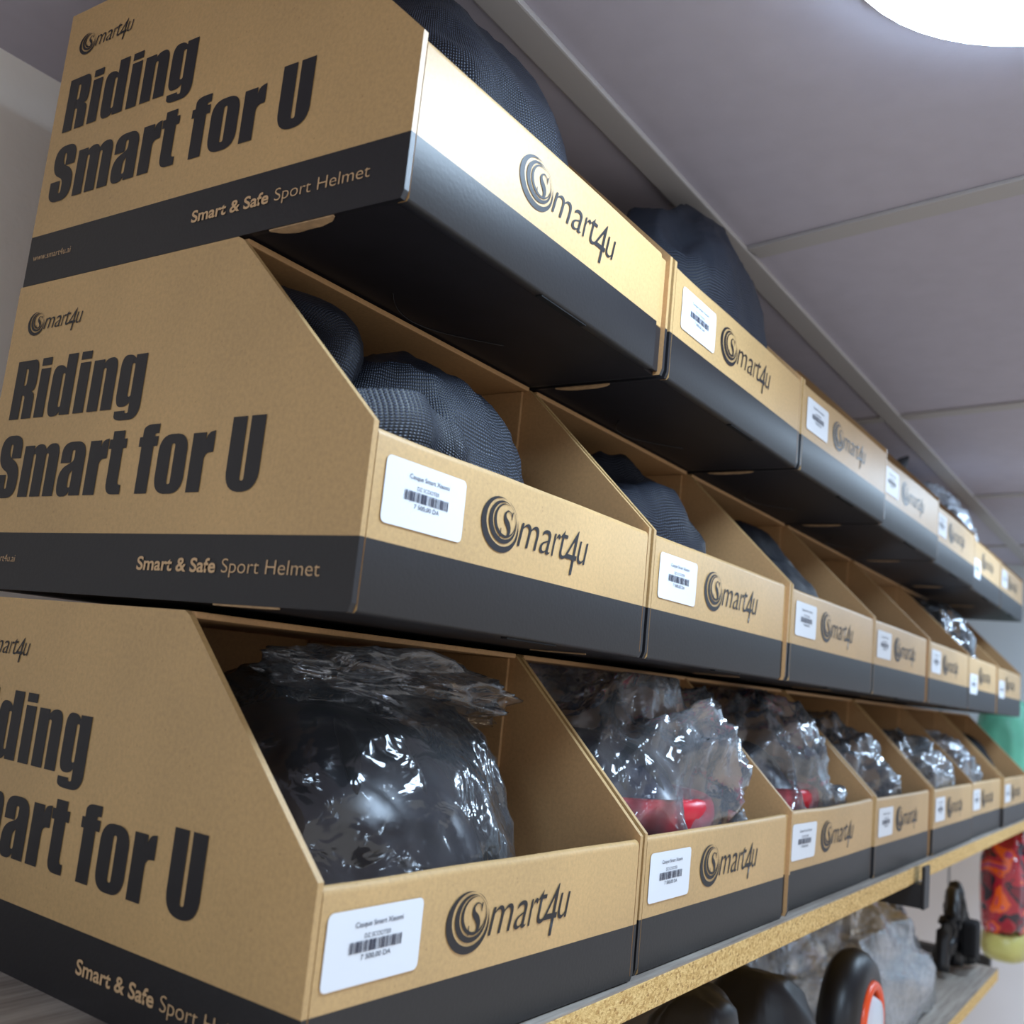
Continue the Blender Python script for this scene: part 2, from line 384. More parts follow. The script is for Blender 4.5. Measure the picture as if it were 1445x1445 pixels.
# ------------------------------------------------------------------ lettering
IMPACT = {
 'R': (1.12, [[(.09,0),(.09,1.62),(.70,1.62),(1.07,1.62,.36),(1.07,.80,.22),(.90,.74,.03),(1.06,.68,.16),(1.06,0),(.64,0),(.64,.64,.08),(.51,.65),(.51,0)],
              [(.51,.92),(.51,1.38),(.63,1.38,.08),(.63,.92,.08)]]),
 'i': (.58, [[(.08,0),(.08,1.33),(.50,1.33),(.50,0)], [(.08,1.41),(.08,1.62),(.50,1.62),(.50,1.41)]]),
 'd': (1.11, [[(.61,1.62),(1.03,1.62),(1.03,0),(.61,0),(.61,.09),(.47,-.02,.12),(.07,-.02,.30),(.07,1.35,.30),(.47,1.35,.12),(.61,1.24)],
              [(.49,.22,.05),(.61,.22,.05),(.61,1.12,.05),(.49,1.12,.05)]]),
 'n': (1.10, [[(.07,0),(.07,1.33),(.49,1.33),(.49,1.23),(.63,1.35,.12),(1.03,1.35,.28),(1.03,0),(.61,0),(.61,1.10,.05),(.49,1.10,.05),(.49,0)]]),
 'g': (1.11, [[(.61,1.33),(1.03,1.33),(1.03,-.30,.34),(.09,-.30,.28),(.09,-.06),(.49,-.06),(.49,-.13,.04),(.61,-.13,.04),(.61,.14),(.47,.04,.10),(.07,.04,.28),(.07,1.35,.30),(.47,1.35,.12),(.61,1.24)],
              [(.49,.28,.05),(.61,.28,.05),(.61,1.12,.05),(.49,1.12,.05)]]),
 'S': (1.08, [[(1.00,1.02),(1.00,1.64,.36),(.06,1.64,.36),(.06,.86,.30),(.58,.62,.14),(.58,.22,.06),(.47,.22,.06),(.47,.60),(.05,.60),(.05,-.02,.36),(1.02,-.02,.36),(1.02,.84,.30),(.48,1.08,.14),(.48,1.40,.06),(.59,1.40,.06),(.59,1.02)]]),
 'm': (1.63, [[(.07,0),(.07,1.33),(.48,1.33),(.48,1.23),(.61,1.35,.12),(.90,1.35,.14),(.99,1.21,.03),(1.13,1.35,.12),(1.56,1.35,.28),(1.56,0),(1.14,0),(1.14,1.10,.05),(1.02,1.10,.05),(1.02,0),(.60,0),(.60,1.10,.05),(.48,1.10,.05),(.48,0)]]),
 'a': (1.08, [[(1.01,0),(1.01,1.35,.34),(.06,1.35,.34),(.06,.82),(.47,.82),(.47,1.14,.05),(.59,1.14,.05),(.59,.86,.10),(.05,.66,.25),(.05,-.02,.26),(.46,-.02,.10),(.59,.10),(.59,0)],
              [(.47,.20,.05),(.59,.20,.05),(.59,.64),(.47,.54,.08)]]),
 'r': (.78, [[(.07,0),(.07,1.33),(.49,1.33),(.49,1.16),(.56,1.33,.12),(.77,1.36),(.77,.88),(.50,.86,.14),(.50,0)]]),
 't': (.69, [[(.12,1.53),(.54,1.53),(.54,1.33),(.66,1.33),(.66,1.10),(.54,1.10),(.54,.23,.06),(.67,.22),(.67,0),(.12,0,.24),(.12,1.10),(.02,1.10),(.02,1.33),(.12,1.33)]]),
 'f': (.68, [[(.12,0),(.12,1.10),(.02,1.10),(.02,1.33),(.12,1.33),(.12,1.62,.26),(.67,1.62),(.67,1.40),(.54,1.40,.06),(.54,1.33),(.67,1.33),(.67,1.10),(.54,1.10),(.54,0)]]),
 'o': (1.10, [[(.07,-.02,.36),(.07,1.35,.36),(1.03,1.35,.36),(1.03,-.02,.36)], [(.49,.20,.05),(.61,.20,.05),(.61,1.13,.05),(.49,1.13,.05)]]),
 'U': (1.13, [[(.08,1.62),(.08,-.02,.42),(1.06,-.02,.42),(1.06,1.62),(.63,1.62),(.63,.22,.05),(.51,.22,.05),(.51,1.62)]]),
 ' ': (.40, []),
}
def impact(name, s, u0, u1, z0, cap, mat):
    x = 0; ols = []
    for ch in s:
        adv, outl = IMPACT[ch]
        for ol in outl: ols.append([Vector((q.x + x, q.y)) for q in fillet(ol)])
        x += adv
    a = min(q.x for o in ols for q in o); b = max(q.x for o in ols for q in o)
    ols = [[(u0 + (q.x - a) / (b - a) * (u1 - u0), z0 + q.y / 1.62 * cap) for q in o] for o in ols]
    return fill_outlines(name, ols, mat)
def ell(cx, cy, rx, ry, rot=0, n=48):
    o = []
    for k in range(n):
        a = 2 * math.pi * k / n; x, y = rx * math.cos(a), ry * math.sin(a)
        o.append((cx + x * math.cos(rot) - y * math.sin(rot), cy + x * math.sin(rot) + y * math.cos(rot)))
    return o
def ribbon(pts, wid):
    L, R_ = [], []
    pts = [Vector(p) for p in pts]
    for i, p in enumerate(pts):
        t = (pts[min(i + 1, len(pts) - 1)] - pts[max(i - 1, 0)]).normalized(); nn = Vector((-t.y, t.x))
        L.append(p + nn * wid[i] / 2); R_.append(p - nn * wid[i] / 2)
    return L + R_[::-1]
def smooth_path(pts, n=40):
    out = []
    m = len(pts) - 1
    for k in range(n + 1):
        t = k / n * m; i = min(int(t), m - 1); f = t - i
        p0, p1, p2, p3 = (pts[max(i - 1, 0)], pts[i], pts[i + 1], pts[min(i + 2, m)])
        out.append(tuple(0.5 * (2 * b + (c - a) * f + (2 * a - 5 * b + 4 * c - d) * f * f + (3 * b - a - 3 * c + d) * f ** 3)
                         for a, b, c, d in zip(p0, p1, p2, p3)))
    return out
def logo(name, mat):
    """logo in units where x runs 0..1.04 and the swirl is about 0.25 tall; baseline of the letters at y=0.03"""
    mes = []
    # nested crescents: each an ellipse minus an ellipse shifted to the upper right
    def crescent(c1, r1, c2, r2, n=56):
        rot = math.radians(-14)
        a = ell(*c1, *r1, rot, n); b = ell(*c2, *r2, rot, n)
        k0, k1 = int(n * 0.06), int(n * 0.95)
        return a, b
    sh = math.radians(-12)
    for (c1, r1, c2, r2) in (((.163, .125), (.163, .137), (.180, .139), (.139, .119)),
                             ((.184, .141), (.121, .106), (.197, .149), (.102, .092)),
                             ((.202, .151), (.094, .085), (.211, .156), (.084, .077))):
        a, b = ell(*c1, *r1, sh), ell(*c2, *r2, sh)
        mes.append(fill_outlines('cr', [a, b], mat))
    # serif S
    sp = smooth_path([(.262, .178), (.250, .196), (.222, .204), (.200, .186), (.204, .160), (.228, .136), (.242, .108), (.232, .080), (.206, .068), (.180, .078), (.170, .098)], 44)
    n = len(sp); wd = [0.004 + 0.030 * math.exp(-((i / (n - 1) - 0.5) / 0.20) ** 2) for i in range(n)]
    mes.append(fill_outlines('s', [ribbon(sp, wd)], mat))
    mes.append(fill_outlines('s', [[(.258, .202), (.268, .204), (.262, .164), (.258, .164)]], mat))
    mes.append(fill_outlines('s', [[(.166, .066), (.174, .068), (.174, .110), (.168, .110)]], mat))
    def tx(t, x0, x1, y0, y1):
        m_ = text_mesh('t', t, mat, bold=-0.008, shear=0.27); mes.append(fit_mesh(m_, x0, x1, y0, y1))
    tx('m', .325, .520, .045, .172); tx('a', .535, .640, .043, .173); tx('r', .655, .738, .045, .172)
    tx('t', .735, .815, .043, .205); tx('4', .790, .930, -.03, .222); tx('u', .930, 1.04, .043, .171)
    me = join(name, mes, mat)
    return me
def scaled(me, s, dx, dy):
    for v in me.vertices: v.co = (v.co.x * s + dx, v.co.y * s + dy, 0)
    return me
LOGO_F = to_front(scaled(logo('logo_front', 'print'), 0.1005, 0.0830, 0.0420))
LOGO_S = to_side(scaled(logo('logo_side', 'print'), 0.0530, 0.0165, 0.1500))
TXT_RIDING = to_side(impact('slogan_riding', 'Riding', 0.0145, 0.1385, 0.0985, 0.0355, 'print'))
TXT_SMART = to_side(impact('slogan_smart_for_u', 'Smart for U', 0.0125, 0.2360, 0.0523, 0.0360, 'print'))
TXT_SAFE = to_side(fit_mesh(text_mesh('smart_and_safe', 'Smart & Safe', 'reverse', bold=0.022), 0.1572, 0.2157, 0.0138, 0.0207))
TXT_SPORT = to_side(fit_mesh(text_mesh('sport_helmet', 'Sport Helmet', 'reverse', bold=-0.010), 0.2200, 0.2828, 0.0121, 0.0207))
TXT_WWW = to_side(fit_mesh(text_mesh('web_address', 'www.smart4u.ai', 'reverse', bold=-0.008), 0.0085, 0.0475, 0.0155, 0.0195))
# price sticker with barcode and three lines
def rrect(x0, x1, y0, y1, r): return [tuple(q) for q in fillet([(x0, y0, r), (x1, y0, r), (x1, y1, r), (x0, y1, r)])]
SX0, SX1, SZ0, SZ1 = 0.0105, 0.0685, 0.0400, 0.0697
STICKER = to_front(fill_outlines('sticker', [rrect(SX0, SX1, SZ0, SZ1, 0.003)], 'sticker'), -0.0004)
lines = [fit_mesh(text_mesh('l', 'Casque Smart Xiaomi', 'sticker_ink', bold=0.004), SX0 + .016, SX0 + .045, SZ0 + .0217, SZ0 + .0245),
         fit_mesh(text_mesh('l', 'DZ SCOOTER', 'sticker_ink'), SX0 + .022, SX0 + .038, SZ0 + .0178, SZ0 + .0196),
         fit_mesh(text_mesh('l', '7 500,00 DA', 'sticker_ink', bold=0.004), SX0 + .021, SX0 + .039, SZ0 + .0092, SZ0 + .0116)]
STICKER_TXT = to_front(join('sticker_text', lines, 'sticker_ink'), -0.0007)
rb = random.Random(3); bars = []; x = SX0 + .0135
while x < SX0 + .0455:
    wd = rb.choice((.00025, .0004, .0007)); bars.append([(x, SZ0 + .0125), (x + wd, SZ0 + .0125), (x + wd, SZ0 + .0170), (x, SZ0 + .0170)])
    x += wd + rb.choice((.00025, .0004, .0006))
BARCODE = to_front(fill_outlines('barcode', bars, 'sticker_ink'), -0.0007)

# ------------------------------------------------------------------ cardboard boxes
def side_panel(name, outer_left):
    prof = [(0.0015, 0), (D, 0), (D, H), (SL, H), (0.0, H1 + 0.002), (0.0, 0.004)]
    poly_low = [(0.0015, 0), (D, 0), (D, BAND), (0.0, BAND), (0.0, 0.004)]
    poly_up = [(0.0, BAND), (D, BAND), (D, H), (SL + .004, H), (SL, H - 0.002), (0.0, H1 + 0.002)]
    xo, xi = (0.0, T) if outer_left else (T, 0.0)
    v, f, mi = [], [], []
    def add(poly, x, m):
        b = len(v); v.extend((x, y, z) for y, z in poly); f.append(tuple(range(b, b + len(poly)))); mi.append(m)
    add(poly_low, xo, 1); add(poly_up, xo, 0); add(poly_low, xi, 2); add(poly_up, xi, 2)
    rim = [(0.0015, 0, 1), (D, 0, 1), (D, BAND, 0), (D, H, 0), (SL + .004, H, 0), (SL, H - 0.002, 0), (0.0, H1 + 0.002, 0), (0.0, BAND, 1), (0.0, 0.004, 1)]
    for i in range(len(rim)):
        a, b_ = rim[i], rim[(i + 1) % len(rim)]
        b = len(v); v.extend([(xo, a[0], a[1]), (xo, b_[0], b_[1]), (xi, b_[0], b_[1]), (xi, a[0], a[1])])
        f.append((b, b + 1, b + 2, b + 3)); mi.append(1 if (a[2] == 1 and a[1] <= BAND) else 0)
    me = mesh(name, v, f, ['kraft', 'ink', 'kraft_in'], mi)
    bm = bmesh.new(); bm.from_mesh(me); bmesh.ops.remove_doubles(bm, verts=bm.verts[:], dist=1e-6)
    bmesh.ops.recalc_face_normals(bm, faces=bm.faces[:]); bm.to_mesh(me); bm.free(); return me
def panel_dy(x, z, x0, x1, bow, seed):
    t = (x - x0) / (x1 - x0)
    return (-bow * math.sin(math.pi * t) + 0.0006 * noise.noise((x * 9, seed, 0))) * z / H1
def front_panel(name, x0, x1, bow=0.0, seed=1):
    th = 0.0062
    prof = [(0.0012, 0.0), (0.0, 0.0015), (0, BAND), (0, H1 - .0035)] + \
           [(th / 2 - th / 2 * math.cos(a), H1 - .0035 + .0035 * math.sin(a)) for a in [math.pi * k / 6 for k in range(1, 6)]] + \
           [(th, H1 - .0035), (th, 0.0)]
    nx = 26; v, f, mi = [], [], []
    n = len(prof)
    for i in range(nx + 1):
        t = i / nx; x = x0 + (x1 - x0) * t
        for y, z in prof:
            dy = panel_dy(x, z, x0, x1, bow, seed)
            dz = 0.0007 * noise.noise((x * 14, seed + 5, 1)) if z > H1 * 0.8 else 0
            v.append((x, y + dy, z + dz))
    for i in range(nx):
        for k in range(n):
            k2 = (k + 1) % n
            f.append((i * n + k, i * n + k2, (i + 1) * n + k2, (i + 1) * n + k)); z = max(prof[k][1], prof[k2][1])
            mi.append(1 if (z <= 1e-6 or (prof[k][0] < .002 and prof[k2][0] < .002 and z <= BAND + 1e-6)) else 0)
    f.append(tuple(range(n))); mi.append(0); f.append(tuple(nx * n + k for k in range(n))); mi.append(0)
    me = recalc(mesh(name, v, f, ['kraft', 'ink'], mi, smooth=True)); me.set_sharp_from_angle(angle=0.9); return me
GAPF = 0.0038
PANEL_L = side_panel('side_panel_left', True)
PANEL_R = side_panel('side_panel_right', False)
FPAR = [(GAPF, W - GAPF, 0.0, 1), (GAPF, W - GAPF, 0.004, 2), (GAPF, W - 0.016, 0.001, 3)]
FRONTS = [front_panel('front_panel', *FPAR[0]), front_panel('front_panel_bowed', *FPAR[1]), front_panel('front_panel_narrow', *FPAR[2])]
def on_panel(me, k):
    me = me.copy()
    for v in me.vertices: v.co.y += panel_dy(v.co.x, v.co.z, *FPAR[k])
    return me
LOGOS = [on_panel(LOGO_F, k) for k in range(3)]
STICKERS = [tuple(on_panel(m_, k) for m_ in (STICKER, STICKER_TXT, BARCODE)) for k in range(3)]
def two_tone(name, b, axis_mat=('kraft', 'ink_under')):
    v, f = box_data(*b); me = mesh(name, v, f, list(axis_mat), [1, 0, 1, 1, 1, 1]); return me
BOTTOM = two_tone('bottom_panel', (T, W - T, 0.0064, D - T, 0.0, T), ('kraft_in', 'ink_under'))
BACK = box_mesh('back_panel', (T, W - T, D - T, D, 0.0, H), 'kraft_in')
TOP = box_mesh('top_panel', (T, W - T, SL, D - T, H - T, H), 'kraft_in', 0.0008)
FLAP_R = box_mesh('tuck_flap', (W - T - 0.0030, W - T - 0.0004, SL + .004, D - .006, H - 0.075, H - T - 0.0003), 'kraft_in', 0.0006)
FLAP_L = box_mesh('tuck_flap', (T + 0.0004, T + 0.0030, SL + .004, D - .006, H - 0.075, H - T - 0.0003), 'kraft_in', 0.0006)
CORNER = {}
def corner_flap(name):   # kraft fold behind a narrow front panel
    v, f = box_data(W - 0.026, W - T, 0.0065, 0.0092, 0.004, H1 - 0.001); me = mesh(name, v, f, 'kraft')
    return me
CORNER_UP = box_mesh('corner_fold', (W - 0.0155, W - T, 0.0030, 0.0062, BAND, H1 - 0.001), 'kraft', 0.0008)
CORNER_LO = box_mesh('corner_fold_dark', (W - 0.0155, W - T, 0.0030, 0.0062, 0.002, BAND), 'ink', 0.0008)
def torn_tab(name, x0, x1, y0, y1, z, th, seed):
    rr = random.Random(seed); n = 10; v, f = [], []
    for i in range(n + 1):
        t = i / n; y = y0 + (y1 - y0) * t; wv = (x1 - x0) * (math.sin(math.pi * t) ** 0.4 * (0.8 + 0.2 * rr.random()) if 0 < t < 1 else 0.15)
        v += [(x0, y, z), (x0 + wv, y, z), (x0 + wv, y, z + th), (x0, y, z + th)]
    for i in range(n):
        for k in range(4): f.append((i * 4 + k, i * 4 + (k + 1) % 4, i * 4 + 4 + (k + 1) % 4, i * 4 + 4 + k))
    f += [(0, 1, 2, 3), tuple(n * 4 + k for k in range(4))]
    return recalc(mesh(name, v, f, 'torn'))
TAB = torn_tab('lock_tab', 0.0005, 0.0085, 0.043, 0.086, -0.0008, 0.0007, 4)
SLOT = box_mesh('front_slot', (0.118, 0.166, 0.0015, 0.0055, -0.0009, 0.0002), 'matte_black')
SLOT_EDGE = torn_tab('slot_edge', 0, 0.0018, 0, 0.048, 0, 0.0006, 9)
MOON = tube_mesh('thumb_cut', [(0.088 + 0.094 * t, 0.070 + 0.030 * math.sin(math.pi * (0.12 + 0.88 * t)) , -0.0003) for t in [k / 16 for k in range(17)]], 0.00025, 'ink', 5)
ROWN = {0: 'top', 1: 'middle', 2: 'bottom'}
ORD = ['first', 'second', 'third', 'fourth', 'fifth', 'sixth', 'seventh', 'eighth']
def make_box(r, i, dx=0, dy=0, yaw=0, front=0, sticker=True, label=None, sdx=0, sdz=0):
    x = {0: 0.0016, 1: 0.0, 2: -0.0038}[r] + i * P + 0.002 + dx
    y = {0: 0.001, 1: 0.0, 2: -0.0135}[r] + dy
    z = {0: 2, 1: 1, 2: 0}[r] * 0.1838 - (0.003 if r == 2 else 0)
    lb = label or ('open kraft helmet box with black base, %s from the left in the %s row' % (ORD[i], ROWN[r]))
    t = thing('cardboard_box', lb, 'box', (x, y, z), (0, 0, math.radians(yaw)), 'stacked open-front helmet boxes')
    link('side_panel', PANEL_L, t); link('side_panel', PANEL_R, t, (W - T, 0, 0))
    fp = link('front_panel', FRONTS[front], t); link('bottom_panel', BOTTOM, t); link('back_panel', BACK, t)
    
    if r > 0: link('top_panel', TOP, t)
    link('tuck_flap', FLAP_R, t); link('tuck_flap', FLAP_L, t)
    link('logo', LOGOS[front], fp)
    if front == 2:
        link('corner_fold', CORNER_UP, t); link('corner_fold', CORNER_LO, t)
    if sticker:
        s = link('price_sticker', STICKERS[front][0], t, (sdx, -0.0002, sdz)); s['label'] = 'white price sticker with barcode'
        link('sticker_text', STICKERS[front][1], s); link('barcode', STICKERS[front][2], s)
    if i == 0:
        lp = t.children[0]
        for nm, me in (('logo', LOGO_S), ('slogan_lettering', TXT_RIDING), ('slogan_lettering', TXT_SMART), ('tagline_lettering', TXT_SAFE), ('tagline_lettering', TXT_SPORT), ('web_address_lettering', TXT_WWW)):
            link(nm, me, lp, (0, 0.002 if r == 0 else 0, 0))
    if r < 2:
        link('lock_tab', TAB, t, (0.0, 0, 0))
        link('front_slot', SLOT, t)
        if r == 0: link('thumb_cut', MOON, t)
    return t
BX = {}
extra = {
 (0, 0): dict(front=2, sticker=False, label='nearest kraft helmet box of the top row, the one without a price sticker'),
 (0, 1): dict(front=0, sdx=0.004), (0, 2): dict(yaw=-1.4, dx=.001), (0, 3): dict(yaw=-1.4, dx=0.003),
 (0, 4): dict(yaw=-1.0, dx=.006), (0, 5): dict(sdz=-0.02, dx=.009), (0, 6): dict(dx=.009),
 (1, 0): dict(label='nearest kraft helmet box of the middle row, its whole side slogan in view'),
 (1, 1): dict(front=2), (1, 2): dict(), (1, 3): dict(front=2), (1, 4): dict(), (1, 5): dict(front=2, sdz=-.016), (1, 6): dict(sdz=-.012),
 (2, 0): dict(yaw=-1.4, dy=.006, dx=-.003, label='nearest kraft helmet box of the bottom row, holding a bagged black helmet', sdx=-.003),
 (2, 1): dict(front=2, sdx=-.002, dy=.003, dx=.003, yaw=-.5), (2, 2): dict(front=1, dy=.006, dx=.003), (2, 3): dict(front=2, dy=.004, dx=.002), (2, 4): dict(dy=.002), (2, 5): dict(dy=.004), (2, 6): dict(), }
for (r, i), kw in extra.items(): BX[(r, i)] = make_box(r, i, **kw)

# ------------------------------------------------------------------ cloth bags
def blob_mesh(name, rad, mat, seed, amp=0.10, freq=2.2, ridge=0.06, rfreq=3.0, nu=72, nv=40, zmin=0.0, shape=None, sq=0.85, smooth=True, crink=0.0, clampc=None, zmax=9.0):
    v, f, uv = [], [], []
    for j in range(nv + 1):
        ph = math.pi * j / nv
        for i in range(nu):
            th = 2 * math.pi * i / nu
            d = Vector((math.sin(ph) * math.cos(th), math.sin(ph) * math.sin(th), math.cos(ph)))
            n1 = noise.noise(d * freq + Vector((seed * 7.1, seed, 0)))
            n2 = 1 - 2 * abs(noise.noise(d * rfreq + Vector((0, seed * 3.7, seed))))
            n3 = 1 - 2 * abs(noise.noise(d * rfreq * 2.7 + Vector((seed, 0, seed * 2.3))))
            k = 1 + amp * n1 + ridge * n2 + ridge * 0.35 * n3
            if crink:
                dd = Vector((d.x, d.y, d.z * 0.55))
                k += crink * (0.5 - abs(noise.noise(dd * 9 + Vector((seed, 1, 2))))) + crink * 0.5 * (0.5 - abs(noise.noise(dd * 19 + Vector((seed, 4, 2)))))
            s = [math.copysign(abs(c) ** sq, c) for c in d]
            p = Vector((s[0] * rad[0] * k, s[1] * rad[1] * k, s[2] * rad[2] * k))
            if shape: p = shape(p, d)
            if clampc:
                p.z = min(p.z, zmax)
                if p.z < H: p.x = min(max(p.x, T + .0035 - clampc[0]), W - T - .0035 - clampc[0]); p.y = min(p.y, D - .008 - clampc[1])
                if p.z < H1 + .004: p.y = max(p.y, .0095 - clampc[1])
            p.z = max(p.z, zmin); v.append(p); uv.append((th * max(rad[0], rad[1]) * 1.0 * 10, ph * rad[2] * 10))
    for j in range(nv):
        for i in range(nu):
            a, b = j * nu + i, j * nu + (i + 1) % nu
            f.append((a, a + nu, b + nu, b))
    me = mesh(name, v, f, mat, smooth=smooth)
    ul = me.uv_layers.new(name='uv')
    rx = max(rad[0], rad[1]) * 10
    for poly in me.polygons:
        wrap = any(me.loops[l].vertex_index % nu == 0 for l in poly.loop_indices) and any(me.loops[l].vertex_index % nu == nu - 1 for l in poly.loop_indices)
        for l in poly.loop_indices:
            vi = me.loops[l].vertex_index; th = vi % nu
            if wrap and th == 0: th = nu
            ul.data[l].uv = (2 * math.pi * th / nu * rx, math.pi * (vi // nu) / nv * rad[2] * 10)
    return me
def box_loc(r, i, x, y, z=0.0):
    b = BX[(r, i)]; return b.location + Matrix.Rotation(b.rotation_euler.z, 3, 'Z') @ Vector((x, y, z))
def cloth_bag(r, i, label, c=(.13, .14), rad=(.11, .12, .13), seed=1, necks=(), rot=0.0, amp=0.08, ridge=0.07, base=0.0034):
    t = thing('cloth_helmet_bag', label, 'bag', box_loc(r, i, c[0], c[1], base), (0, 0, rot), 'black cloth helmet bags in the boxes')
    link('body', blob_mesh('bag_body', rad, 'cloth', seed, amp=amp, ridge=ridge, rfreq=2.3, nu=96, nv=56, clampc=c, zmax=H - .008 if r else 9.0), t)
    for k, (pts, rr) in enumerate(necks):
        me = fold_mesh('bag_fold', pts, rr, seed + k); link('gathered_fold', me, t)
    return t
def fold_mesh(name, pts, rr, seed):
    sp = smooth_path(pts, 22); n = len(sp); rad = smooth_path([(q[0], q[1]) for q in rr], n - 1)
    v, f, seg = [], [], 20
    P_ = [Vector(q) for q in sp]
    uvs = []
    for i, p in enumerate(P_):
        tn = (P_[min(i + 1, n - 1)] - P_[max(i - 1, 0)]).normalized()
        a = tn.cross(Vector((0, 1, 0.2))).normalized(); b = tn.cross(a)
        for k in range(seg):
            an = 2 * math.pi * k / seg
            q = 1 + 0.22 * noise.noise((math.cos(an) * 1.6, math.sin(an) * 1.6, i * 0.08 + seed)) + 0.12 * math.cos(an * 3 + seed)
            v.append(p + a * math.cos(an) * rad[i][0] * q + b * math.sin(an) * rad[i][1] * q); uvs.append((k / seg * 2.2, i / n * 2.0))
    for i in range(n - 1):
        for k in range(seg): f.append((i * seg + k, i * seg + (k + 1) % seg, (i + 1) * seg + (k + 1) % seg, (i + 1) * seg + k))
    f.append(tuple(range(seg))); f.append(tuple((n - 1) * seg + k for k in range(seg)))
    return recalc(mesh(name, v, f, 'cloth', smooth=True, uvs=uvs))
b10 = cloth_bag(1, 0, 'black woven cloth bag with a folded corner, inside the nearest middle-row box', (.128, .118), (.098, .098, .150), 3, amp=.05, ridge=.05,
          necks=[([(-.075, .01, .05), (-.078, -.022, .110), (-.074, -.028, .140), (-.090, .0, .160)], [(.020, .026), (.018, .026), (.017, .02), (.010, .012)])])
def folded_corner():
    top = smooth_path([(.008, .024, .092), (.012, .022, .101), (.055, .022, .110), (.078, .020, .100), (.092, .016, .084)], 20)
    v, f, uvs = [], [], []; nr = 8
    for k, q in enumerate(top):
        for side in (0, 1):
            for m_ in range(nr):
                tt = m_ / (nr - 1); bulge = .010 * math.sin(math.pi * min(1, tt * 1.3)) + .004 * math.sin(k * 0.9)
                v.append((q[0] + .004 * tt, max(.0098, q[1] - bulge) + .010 * tt + side * (.004 + .03 * tt), q[2] - .055 * tt)); uvs.append((k / 20 * 1.3, tt * .85))
    n2 = 2 * nr
    for k in range(len(top) - 1):
        for side in (0, 1):
            for m_ in range(nr - 1):
                a = k * n2 + side * nr + m_; f.append((a, a + 1, a + n2 + 1, a + n2))
        f.append((k * n2, k * n2 + n2, k * n2 + n2 + nr, k * n2 + nr)); f.append((k * n2 + nr - 1, k * n2 + 2 * nr - 1, k * n2 + n2 + 2 * nr - 1, k * n2 + n2 + nr - 1))
    me = recalc(mesh('folded_corner', v, f, 'cloth', smooth=True, uvs=uvs)); me.set_sharp_from_angle(angle=0.9); return me
link('folded_corner', folded_corner(), b10, (-.128, -.118, -.0034))
cloth_bag(1, 1, 'black woven cloth bag in the second box of the middle row', (.120, .125), (.098, .100, .150), 5)
cloth_bag(1, 2, 'black woven cloth bag in the third box of the middle row', (.115, .120), (.095, .100, .140), 8)
cloth_bag(1, 3, 'black woven cloth bag in the fourth box of the middle row', (.110, .125), (.095, .100, .130), 11)
cloth_bag(0, 0, 'black woven cloth bag bulging over the front of the nearest top-row box', (.130, .118), (.106, .106, .186), 4, ridge=.035, amp=.05)
cloth_bag(0, 1, 'large puffed black cloth bag standing above the second box of the top row', (.162, .078), (.106, .070, .186), 9, ridge=.06, amp=.05)
cloth_bag(0, 2, 'flat black cloth bag barely showing over the third box of the top row', (.13, .13), (.11, .11, .130), 12)
cloth_bag(0, 3, 'small rounded black cloth bag peeking over the fourth box of the top row', (.14, .12), (.10, .10, .135), 14)
cloth_bag(0, 4, 'black cloth bag with a pointed tip over the fifth box of the top row', (.12, .12), (.10, .10, .125), 15,
          necks=[([(-.02, -.03, .09), (-.01, -.04, .14), (.012, -.05, .172)], [(.03, .02), (.02, .012), (.002, .002)])])

# ------------------------------------------------------------------ helmets and polybags
def helmet_shape(p, d):
    p = p.copy()
    if p.y < 0: p.y *= 1.04
    if p.z < 0: p.z *= 0.15
    return p
def helmet(r, i, label, mat='helmet_black', c=(.125, .14), rad=(.095, .115, .135), stripe=None, rot=0.0, tilt=0.0):
    t = thing('helmet', label, 'helmet', box_loc(r, i, c[0], c[1], 0.0036), (tilt, 0, rot), 'helmets in the bottom-row boxes' if r == 2 else None)
    link('shell', blob_mesh('helmet_shell', rad, mat, 1, amp=0.0, ridge=0.0, nu=56, nv=32, sq=0.92, shape=lambda p, d: helmet_shape(p, d)), t)
    rim = [(rad[0] * 1.01 * math.cos(a) , rad[1] * 1.03 * math.sin(a), 0.012) for a in [2 * math.pi * k / 40 for k in range(41)]]
    link('rim_trim', tube_mesh('rim_trim', rim, 0.007, 'matte_black', 8), t)
    for sx in (-1, 0, 1):
        pts = []
        for k in range(7):
            ph = 0.30 + 0.5 * k / 6
            th = -math.pi / 2 + sx * 0.55
            d = Vector((math.sin(ph) * math.cos(th), math.sin(ph) * math.sin(th), math.cos(ph)))
            q = Vector([math.copysign(abs(cc) ** 0.92, cc) for cc in d]); pts.append(Vector((q.x * rad[0], q.y * rad[1] * 1.04, q.z * rad[2])) * 0.985)
        link('vent', tube_mesh('vent', pts, [.002, .0045, .0055, .0055, .0055, .0045, .002], 'matte_black', 8), t)
    if stripe:
        pts = []
        for k in range(31):
            a = math.pi * (1.0 + k / 30); q = Vector((math.copysign(abs(math.cos(a)) ** .92, math.cos(a)) * rad[0] * .965, -abs(math.sin(a)) ** .92 * rad[1] * 1.005, stripe[1])); pts.append(q)
        sm = tube_mesh('stripe', pts, stripe[2] * .55, stripe[0], 12)
        for v in sm.vertices: v.co.z = stripe[1] + (v.co.z - stripe[1]) * 2.1
        s = link('stripe', sm, t); s['label'] = 'red band round the helmet base'
    return t
